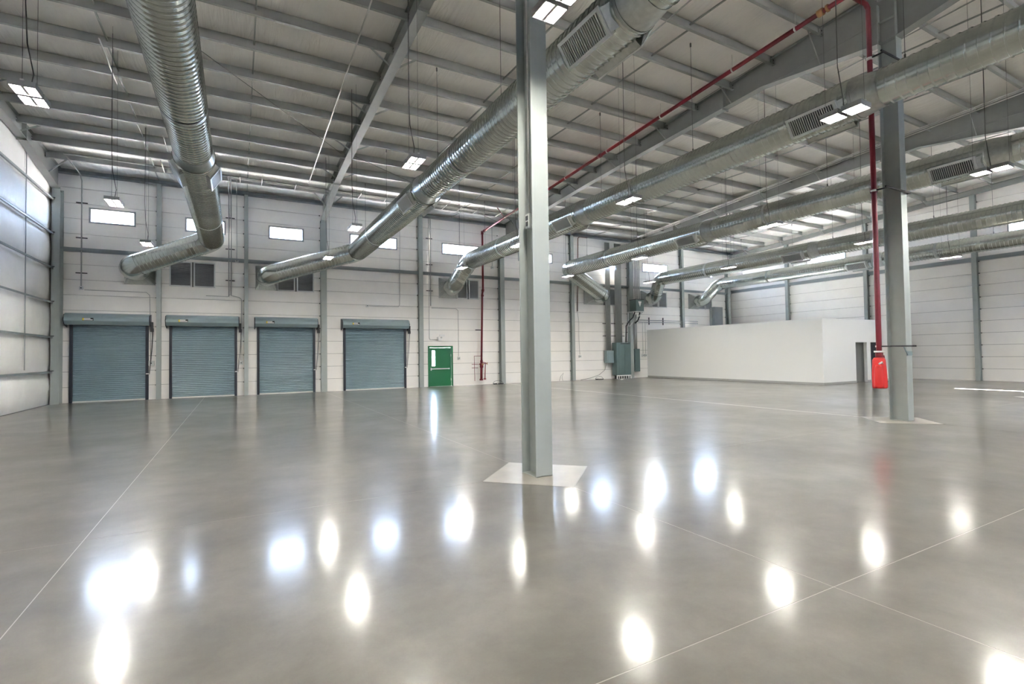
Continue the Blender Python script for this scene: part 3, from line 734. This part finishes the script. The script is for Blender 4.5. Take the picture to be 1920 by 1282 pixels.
# red canvas cover over the valve at the foot of the pipe
t = root('valve_cover', (12.62, 5.98, .78), 'red canvas cover over the valve at the foot of the red pipe by the column', 'cover')
def blob(mb, cx, cy, prof, nf=5, amp=.06, seg=28):
    rows = []
    for (z, rx, ry, am) in prof:
        row = []
        for k in range(seg + 1):
            an = 2 * PI * k / seg; r = 1 + am * math.sin(nf * an + z * 2)
            row.append((cx + rx * r * math.cos(an), cy + ry * r * math.sin(an), z))
        rows.append(row)
    mb.grid(rows)
mb = MB(); blob(mb, 12.68, 5.98, [(1.47, .0, .0, 0), (1.47, .10, .09, .0), (1.42, .135, .12, .03), (1.2, .14, .13, .06), (1.0, .145, .135, .07), (.82, .15, .14, .05), (.78, .14, .13, 0), (.79, 0, 0, 0)])
put('main_cover', mb, M_redc, t, recalc=False)
mb = MB(); blob(mb, 12.47, 5.90, [(1.28, .0, .0, 0), (1.30, .05, .05, 0), (1.22, .085, .08, .05), (1.0, .095, .09, .1), (.84, .10, .09, .08), (.80, .09, .08, 0), (.81, 0, 0, 0)], 4)
put('side_cover', mb, M_redc, t, recalc=False)
put('strap_ring', MB().sweep([(12.42, 5.86, 1.33), (12.5, 5.84, 1.37), (12.56, 5.86, 1.34)], .018, 8), M_alu, t)
put('pipe_flange', MB().sweep([(12.78, 6.02, 1.58), (12.78, 6.02, 1.62)], .10, 14), M_alu, t)
put('pipe_tee', MB().sweep([(12.78, 6.02, 1.62), (12.78, 6.02, 1.40)], .075, 14).sweep([(12.78, 6.02, 1.52), (12.90, 6.0, 1.50), (12.93, 6.0, 1.40)], .03, 10), M_red, t)

# ------------------------------------------------------------------ white partition room
rx0, rx1, ry, rz = 24.45, 32.45, 13.9, 3.19
t = root('partition_room', (rx0, ry, 0), 'white plasterboard room built in the back right corner', 'room')
put('side_wall', MB().box(rx0, rx0 + .15, ry, YB - .02, 0, rz), M_white, t)
mb = MB()
for r in sub_rect((rx0 + .15, rx1, 0, rz), [(27.28, 28.33, -1, 2.03), (28.68, 29.62, -1, 2.03)]): mb.box(r[0], r[1], ry, ry + .15, r[2], r[3])
put('front_wall', mb, M_white, t)
put('right_wall', MB().box(rx1 - .15, rx1, ry + .15, YB - .02, 0, rz), M_white, t)
put('top_board', MB().box(rx0 + .15, rx1 - .15, ry + .15, YB - .02, rz - .15, rz - .02), M_white, t)
put('inner_wall', MB().box(26.4, 28.48, ry + 1.3, ry + 1.4, 0, rz - .16).box(28.40, 28.48, ry + .15, ry + 1.3, 0, rz - .16), M_grey, t)
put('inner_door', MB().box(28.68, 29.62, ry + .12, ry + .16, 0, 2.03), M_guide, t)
mb = MB().box(rx0 - .02, rx0, ry - .02, YB - .05, 0, .10).box(rx0, 27.28, ry - .02, ry, 0, .10).box(28.33, 28.68, ry - .02, ry, 0, .10).box(29.62, rx1 + .02, ry - .02, ry, 0, .10)
put('skirting', mb, M_base, t)

# ------------------------------------------------------------------ electrical gear
t = root('transformer', (22.95, 25.0, 4.3), 'grey green transformer box with a white triangle sign, mounted high on the column', 'transformer')
tx0, tx1, ty0, ty1 = 22.53, 23.2, 24.5, 25.1
put('case', MB().box(tx0, tx1, ty0, ty1, 4.36, 5.08), M_elec, t)
put('lid', MB().box(tx0 - .02, tx1 + .02, ty0 - .02, ty1 + .02, 5.08, 5.12), M_black, t)
put('warning_triangle', MB().prism([(22.72, 4.98), (23.0, 4.98), (22.86, 4.62)], 'y', ty0 - .006, ty0), M_wlab, t)
put('support_frame', MB().bar((tx0, ty0, 4.32), (tx1, ty0, 4.32), .05).bar((tx0, ty0, 4.32), (tx0, YB - .3, 4.32), .05).bar((tx1, ty0, 4.32), (tx1, YB - .3, 4.32), .05).bar((tx0 + .04, YB - .3, 4.3), (tx0 + .04, YB - .3, 3.4), .05).bar((tx1 - .1, ty0, 4.3), (tx0 + .1, YB - .32, 3.4), .05), M_alu, t)
def hose(name_label, pts, r, m, cat='conduit', group=None, name='conduit'):
    o = put(name, MB().sweep(pts, r, 10), m, loc=pts[0]); tag(o, name_label, cat, group); return o
hose('dark flexible conduit curving from under the transformer down to the tall cabinet', [(22.7, 24.8, 4.3), (22.6, 24.9, 3.95), (22.35, 25.0, 3.7), (22.2, 25.1, 3.4), (22.2, 25.15, 2.34)], .04, M_black)
hose('dark flexible conduit looping under the right side of the transformer', [(23.12, 24.8, 4.3), (23.15, 24.9, 4.0), (23.1, 25.0, 3.75), (22.95, 25.1, 3.6)], .05, M_black)
t = root('electrical_cabinet', (21.85, 25.3, 0), 'tall dark green grey electrical cabinet on a slotted white base', 'cabinet')
put('cabinet_body', MB().box(21.28, 22.46, 25.0, 25.45, .24, 2.33), M_elec, t)
put('cabinet_door', MB().box(21.46, 21.92, 24.985, 25.0, .34, 2.2), M_elec, t); put('cabinet_door', MB().box(21.94, 22.40, 24.985, 25.0, .34, 2.2), M_elec, t)
mb = MB()
for k in range(9): mb.box(21.62 + k * .085, 21.67 + k * .085, 24.98, 24.986, 2.23, 2.29)
put('vent_slots', mb, M_black, t)
mb = MB().box(21.28, 22.46, 25.0, 25.06, .18, .24)
for k in range(7): mb.box(21.28 + k * .19, 21.33 + k * .19, 25.0, 25.06, 0, .2)
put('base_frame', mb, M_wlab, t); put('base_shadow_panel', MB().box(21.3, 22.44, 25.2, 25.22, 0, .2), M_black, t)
t = root('switch_box', (20.95, 25.35, 1.03), 'square grey switch box left of the tall electrical cabinet', 'switch box')
put('case', MB().box(20.68, 21.24, 25.22, 25.5, 1.03, 1.82), M_elec2, t); put('cover', MB().box(20.76, 21.22, 25.205, 25.22, 1.06, 1.79), M_elec2, t)
t = root('breaker_panel', (23.3, 25.4, .4), 'narrow dark grey breaker panel right of the column', 'panel')
put('case', MB().box(23.08, 23.52, 25.3, 25.52, .42, 1.92), M_elec, t); put('cover', MB().box(23.12, 23.48, 25.285, 25.3, .48, 1.86), M_elec, t)
def bundle(xs_, y, z0, z1, lab, r=.035):
    for i, x in enumerate(xs_):
        o = put('conduit', MB().sweep([(x, y, z0), (x, y, z1)], r, 10), M_cond, loc=(x, y, z0)); tag(o, ORD[i] + ' from the left ' + lab.replace('one', ''), 'conduit', lab.replace('one of the ', ''))
bundle([21.58, 21.66, 21.74, 21.82, 21.90, 21.98, 22.06], YB - .21, 2.33, 8.8, 'one of the vertical steel conduits above the tall electrical cabinet')
bundle([20.80, 20.88, 20.96, 21.04, 21.12], YB - .21, 1.83, 8.8, 'one of the vertical steel conduits above the square switch box')
bundle([23.14, 23.24, 23.34], YB - .21, 1.92, 4.2, 'one of the short steel conduits above the narrow breaker panel')
bundle([22.6, 22.74, 22.86, 22.98, 23.12], YB - .78, 5.12, 8.7, 'one of the steel conduits rising from the transformer')
for (xa, xb, z) in ((20.6, 21.25, 3.55), (21.3, 22.3, 3.55), (20.6, 21.25, 5.95), (21.3, 22.3, 5.95), (21.3, 22.4, 2.75), (20.6, 21.25, 2.75)):
    o = put('conduit_strut', MB().box(xa, xb, YB - .11, YB - .07, z, z + .04), M_black, loc=(xa, YB - .1, z)); tag(o, 'dark strut behind the conduit bundles on the back wall', 'bracket', 'struts behind the conduit bundles')
for z, l in ((3.85, 'upper'), (3.72, 'lower')): hose(l + ' of two dark pipes running along the wall above the white room', [(23.6, YB - .12, z), (29.3, YB - .12, z)], .025, M_girt, 'pipe')
for x in (24.6, 25.9): 
    o = put('conduit_strut', MB().box(x, x + .04, YB - .09, YB - .03, 3.55, 4.05), M_black, loc=(x, YB, 3.55)); tag(o, 'dark strut behind the two pipes above the white room', 'bracket', 'struts above the white room')
t = root('vent_box', (31.3, 25.3, 3.0), 'tall grey metal box on the back wall near the right corner', 'box')
put('case', MB().box(30.75, 31.65, 25.2, 25.55, 3.25, 4.95), M_girt, t); put('side_flange', MB().box(30.65, 30.75, 25.4, 25.55, 3.2, 4.9), M_steel, t)

# conduits on the back wall
yc = YB - .06
hose('conduit dropping down the wall left of the first window, bending at the roof', [(-5.42, 23.1, 9.05), (-5.42, 25.3, 8.98), (-5.42, yc, 8.8), (-5.42, yc, 4.6)], .022, M_cond)
hose('thin conduit running right and down to the switch by the first roller door', [(-5.32, yc, 4.45), (-3.32, yc, 4.45), (-3.2, yc, 4.33), (-3.16, yc, 1.6)], .012, M_cond)
hose('left of the twin conduits beside the first duct', [(-.33, 23.1, 9.02), (-.33, 25.3, 8.98), (-.33, yc, 8.8), (-.33, yc, 4.4)], .022, M_cond)
hose('right of the twin conduits beside the first duct', [(-.24, 23.1, 9.02), (-.24, 25.3, 8.98), (-.24, yc, 8.8), (-.24, yc, 4.45)], .022, M_cond)
hose('thin conduit with a box right of the twin conduits', [(-.02, 23.3, 9.0), (-.02, 25.3, 8.95), (-.02, yc, 8.7), (-.02, yc, 6.1)], .012, M_cond)
hose('thin conduit stub pointing left below the twin conduits', [(-.28, yc, 4.5), (-.36, yc, 4.4), (-1.2, yc, 4.4)], .012, M_cond)
hose('thin conduit running down to the switch by the second roller door', [(-.24, yc, 4.45), (.08, yc, 4.38), (.16, yc, 4.3), (.14, yc, 1.55)], .012, M_cond)
hose('thin conduit above the fourth roller door with a bend to the left', [(7.41, yc, 9.0), (7.37, yc, 4.32), (7.3, yc, 4.2), (5.75, yc, 4.2)], .012, M_cond)
hose('left of the paired conduits beside the green door column', [(8.97, yc, 9.0), (8.95, yc, 2.6), (9.0, yc, 2.5), (9.4, yc, 2.5)], .014, M_cond)
hose('right of the paired conduits beside the green door column', [(9.07, yc, 9.0), (9.05, yc, 4.3)], .022, M_cond)
hose('thin conduit bending down to the switch right of the green door', [(9.1, yc, 4.2), (10.5, yc, 4.2), (10.62, yc, 4.1), (10.62, yc, 1.6)], .012, M_cond)
hose('conduit stub ending in a box left of the red riser column', [(12.75, yc, 9.0), (12.75, yc, 6.7)], .014, M_cond)
hose('rusty brown conduit left of the electrical cabinets, bending at the top', [(19.5, yc, 9.0), (18.9, yc, 9.0), (18.78, yc, 8.9), (18.66, yc, 4.3)], .03, mat('rusty_conduit', (.22, .14, .10), .6))
hose('thin cord hanging below the rusty conduit to a socket', [(18.66, yc, 4.3), (18.74, yc, 3.6), (18.72, yc, 2.8), (18.78, yc, 1.6)], .010, M_cond)
hose('left of two thin conduits left of the white room', [(24.02, yc, 3.7), (24.02, yc, 1.6)], .012, M_cond)
hose('right of two thin conduits left of the white room', [(24.26, yc, 3.7), (24.26, yc, 1.6)], .012, M_cond)
def outlet(x, z, label, s=.13):
    t = root('wall_switch', (x, YB, z), label, 'switch')
    put('box', MB().box(x - s / 2, x + s / 2, YB - .09, YB - .005, z - s / 2, z + s / 2), M_alu, t)
    put('button', MB().box(x - .02, x + .02, YB - .10, YB - .09, z - .02, z + .02), M_black, t)
outlet(-3.14, 1.5, 'small grey switch box right of the first roller door', .2); outlet(.15, 1.45, 'small grey switch box right of the second roller door', .16)
outlet(10.64, 1.5, 'small grey socket box right of the green door', .14); outlet(18.80, 1.48, 'small grey socket box left of the electrical cabinets', .14)
outlet(24.02, 1.48, 'left of two small socket boxes beside the white room', .16); outlet(24.27, 1.48, 'right of two small socket boxes beside the white room', .16)
outlet(-5.42, 4.52, 'small junction box under the conduit in the left corner', .12); outlet(-.02, 6.02, 'small junction box beside the twin conduits', .14)
outlet(12.75, 6.62, 'small junction box left of the red riser column', .14); outlet(5.72, 4.2, 'small junction box above the fourth roller door', .12)
# pipe strut clips on conduits
for x, l in ((-5.42, 'left corner conduit'), (-.28, 'twin conduits by the first duct'), (9.0, 'paired conduits by the green door column')):
    for z in (7.9, 6.5, 5.1):
        o = put('conduit_strut', MB().box(x - .18, x + .18, YB - .05, YB - .01, z, z + .035), M_black, loc=(x, YB, z)); tag(o, {7.9: 'top', 6.5: 'middle', 5.1: 'lowest'}[z] + ' dark strut behind the ' + l, 'bracket', 'struts behind the ' + l)
# conduit run near the eave with short pale drops
for y, z, l in ((23.12, 9.0, 'nearer'), (23.3, 9.0, 'farther')):
    hose(l + ' of two long conduits running under the purlins near the back wall', [(-5.42 if y < 23.2 else -.3, y, z), (3.2, y, z), (12.9, y, z), (17.5, y, z)], .014, M_condw)
for x in (-2.5, -1.6, .1, .9, 2.2, 4.9, 6.1, 8.3, 9.0, 9.8, 10.7, 12.0, 14.9, 15.8, 16.7):
    ln = random.choice((.9, 1.2, 1.5)); y0 = 23.6
    o = put('conduit', MB().sweep([(x, y0, 8.97), (x, y0 - ln, 9.03)], .016, 8), M_condw, loc=(x, y0, 9)); tag(o, 'short pale conduit crossing the long conduits near the back wall', 'conduit', 'short conduits near the eave')
hose('long pale conduit under the roof in the second bay, left of the first steel beam', [(2.66, 22.9, zb(22.9) - .045), (2.66, 9.0, zb(9) - .045)], .02, M_condw)
for k, (x, ya, yb2) in enumerate(((22.2, 24.5, 3.0), (22.35, 24.5, 3.0), (22.55, 24.0, 4.0))):
    hose(['left', 'middle', 'right'][k] + ' of three long conduits under the roof beside the third roof beam', [(x, ya, zb(ya) - .03), (x, yb2, zb(yb2) - .03)], .018, M_condw)
for k, (x, ya, yb2) in enumerate(((14.3, 12.5, 3.0), (15.6, 8.2, 2.0), (9.3, 10.2, 7.6))):
    hose(['pipe under the roof just right of the red pipe beam', 'pipe under the roof between the second column and the third duct', 'short pipe under the roof by the second duct diffuser'][k], [(x, ya, zb(ya) - .03), (x, yb2, zb(yb2) - .03)], .018, M_cond)
hose('thin bracing rod crossing the first bay of the roof', [(-5.7, 9.6, zb(9.6) - .03), (3.4, 19.3, zb(19.3) - .03)], .009, M_wire, 'rod')
hose('thin bracing rod crossing the second bay of the roof', [(3.85, 19.3, zb(19.3) - .04), (13.2, 24.8, zb(24.8) - .04)], .009, M_wire, 'rod')

hose('short pale conduit under the roof left of the first duct, nearer of two', [(-2.95, 17.4, zb(17.4) - .03), (-2.95, 15.3, zb(15.3) - .03)], .018, M_condw)
hose('short pale conduit under the roof left of the first duct, farther of two', [(-2.2, 21.6, zb(21.6) - .03), (-2.2, 20.3, zb(20.3) - .03)], .018, M_condw)
# receptacle box and conduit on the centre column
t = root('socket_box', (3.58, 5.97, 3.45), 'grey double socket box on the web of the centre column', 'socket')
put('case', MB().box(3.53, 3.61, 5.93, 6.02, 3.40, 3.60), M_alu, t)
put('outlet_face', MB().box(3.522, 3.53, 5.95, 6.0, 3.43, 3.49).box(3.522, 3.53, 5.95, 6.0, 3.51, 3.57), M_black, t)
hose('thin pale conduit running up the web of the centre column', [(3.57, 5.975, 3.6), (3.57, 5.975, 9.3)], .012, M_condw)
# small things at the foot of the back wall
def coil(x, y, s, label):
    t = root('cable_coil', (x, y, 0), label, 'cable')
    pts = [(x + s * math.cos(a) * .9, y, .03 + s * .5 * abs(math.sin(a))) for a in [PI * k / 12 for k in range(13)]]
    put('cable_loop', MB().sweep(pts, .010, 6), M_wire, t); put('cable_plugs', MB().box(x - s * .8, x - s * .2, y - .04, y + .04, 0, .06).box(x, x + s * .9, y - .05, y + .03, 0, .05), M_black, t)
coil(12.85, 25.2, .36, 'small black cable loop on the floor right of the red riser')
coil(20.0, 25.2, .34, 'small black cable loop on the floor left of the electrical cabinet')
hose('slack black cable hanging from the switch box to the floor', [(20.7, 25.3, 1.0), (20.5, 25.25, .6), (20.0, 25.2, .3), (19.3, 25.2, .12), (18.6, 25.25, .03)], .012, M_wire, 'cable', name='cable')
hose('bent black wire standing on the floor right of the centre column', [(17.05, 25.3, .02), (17.15, 25.3, .3), (17.35, 25.3, .5), (17.25, 25.3, .2), (17.3, 25.3, .02)], .008, M_wire, 'cable', name='cable')
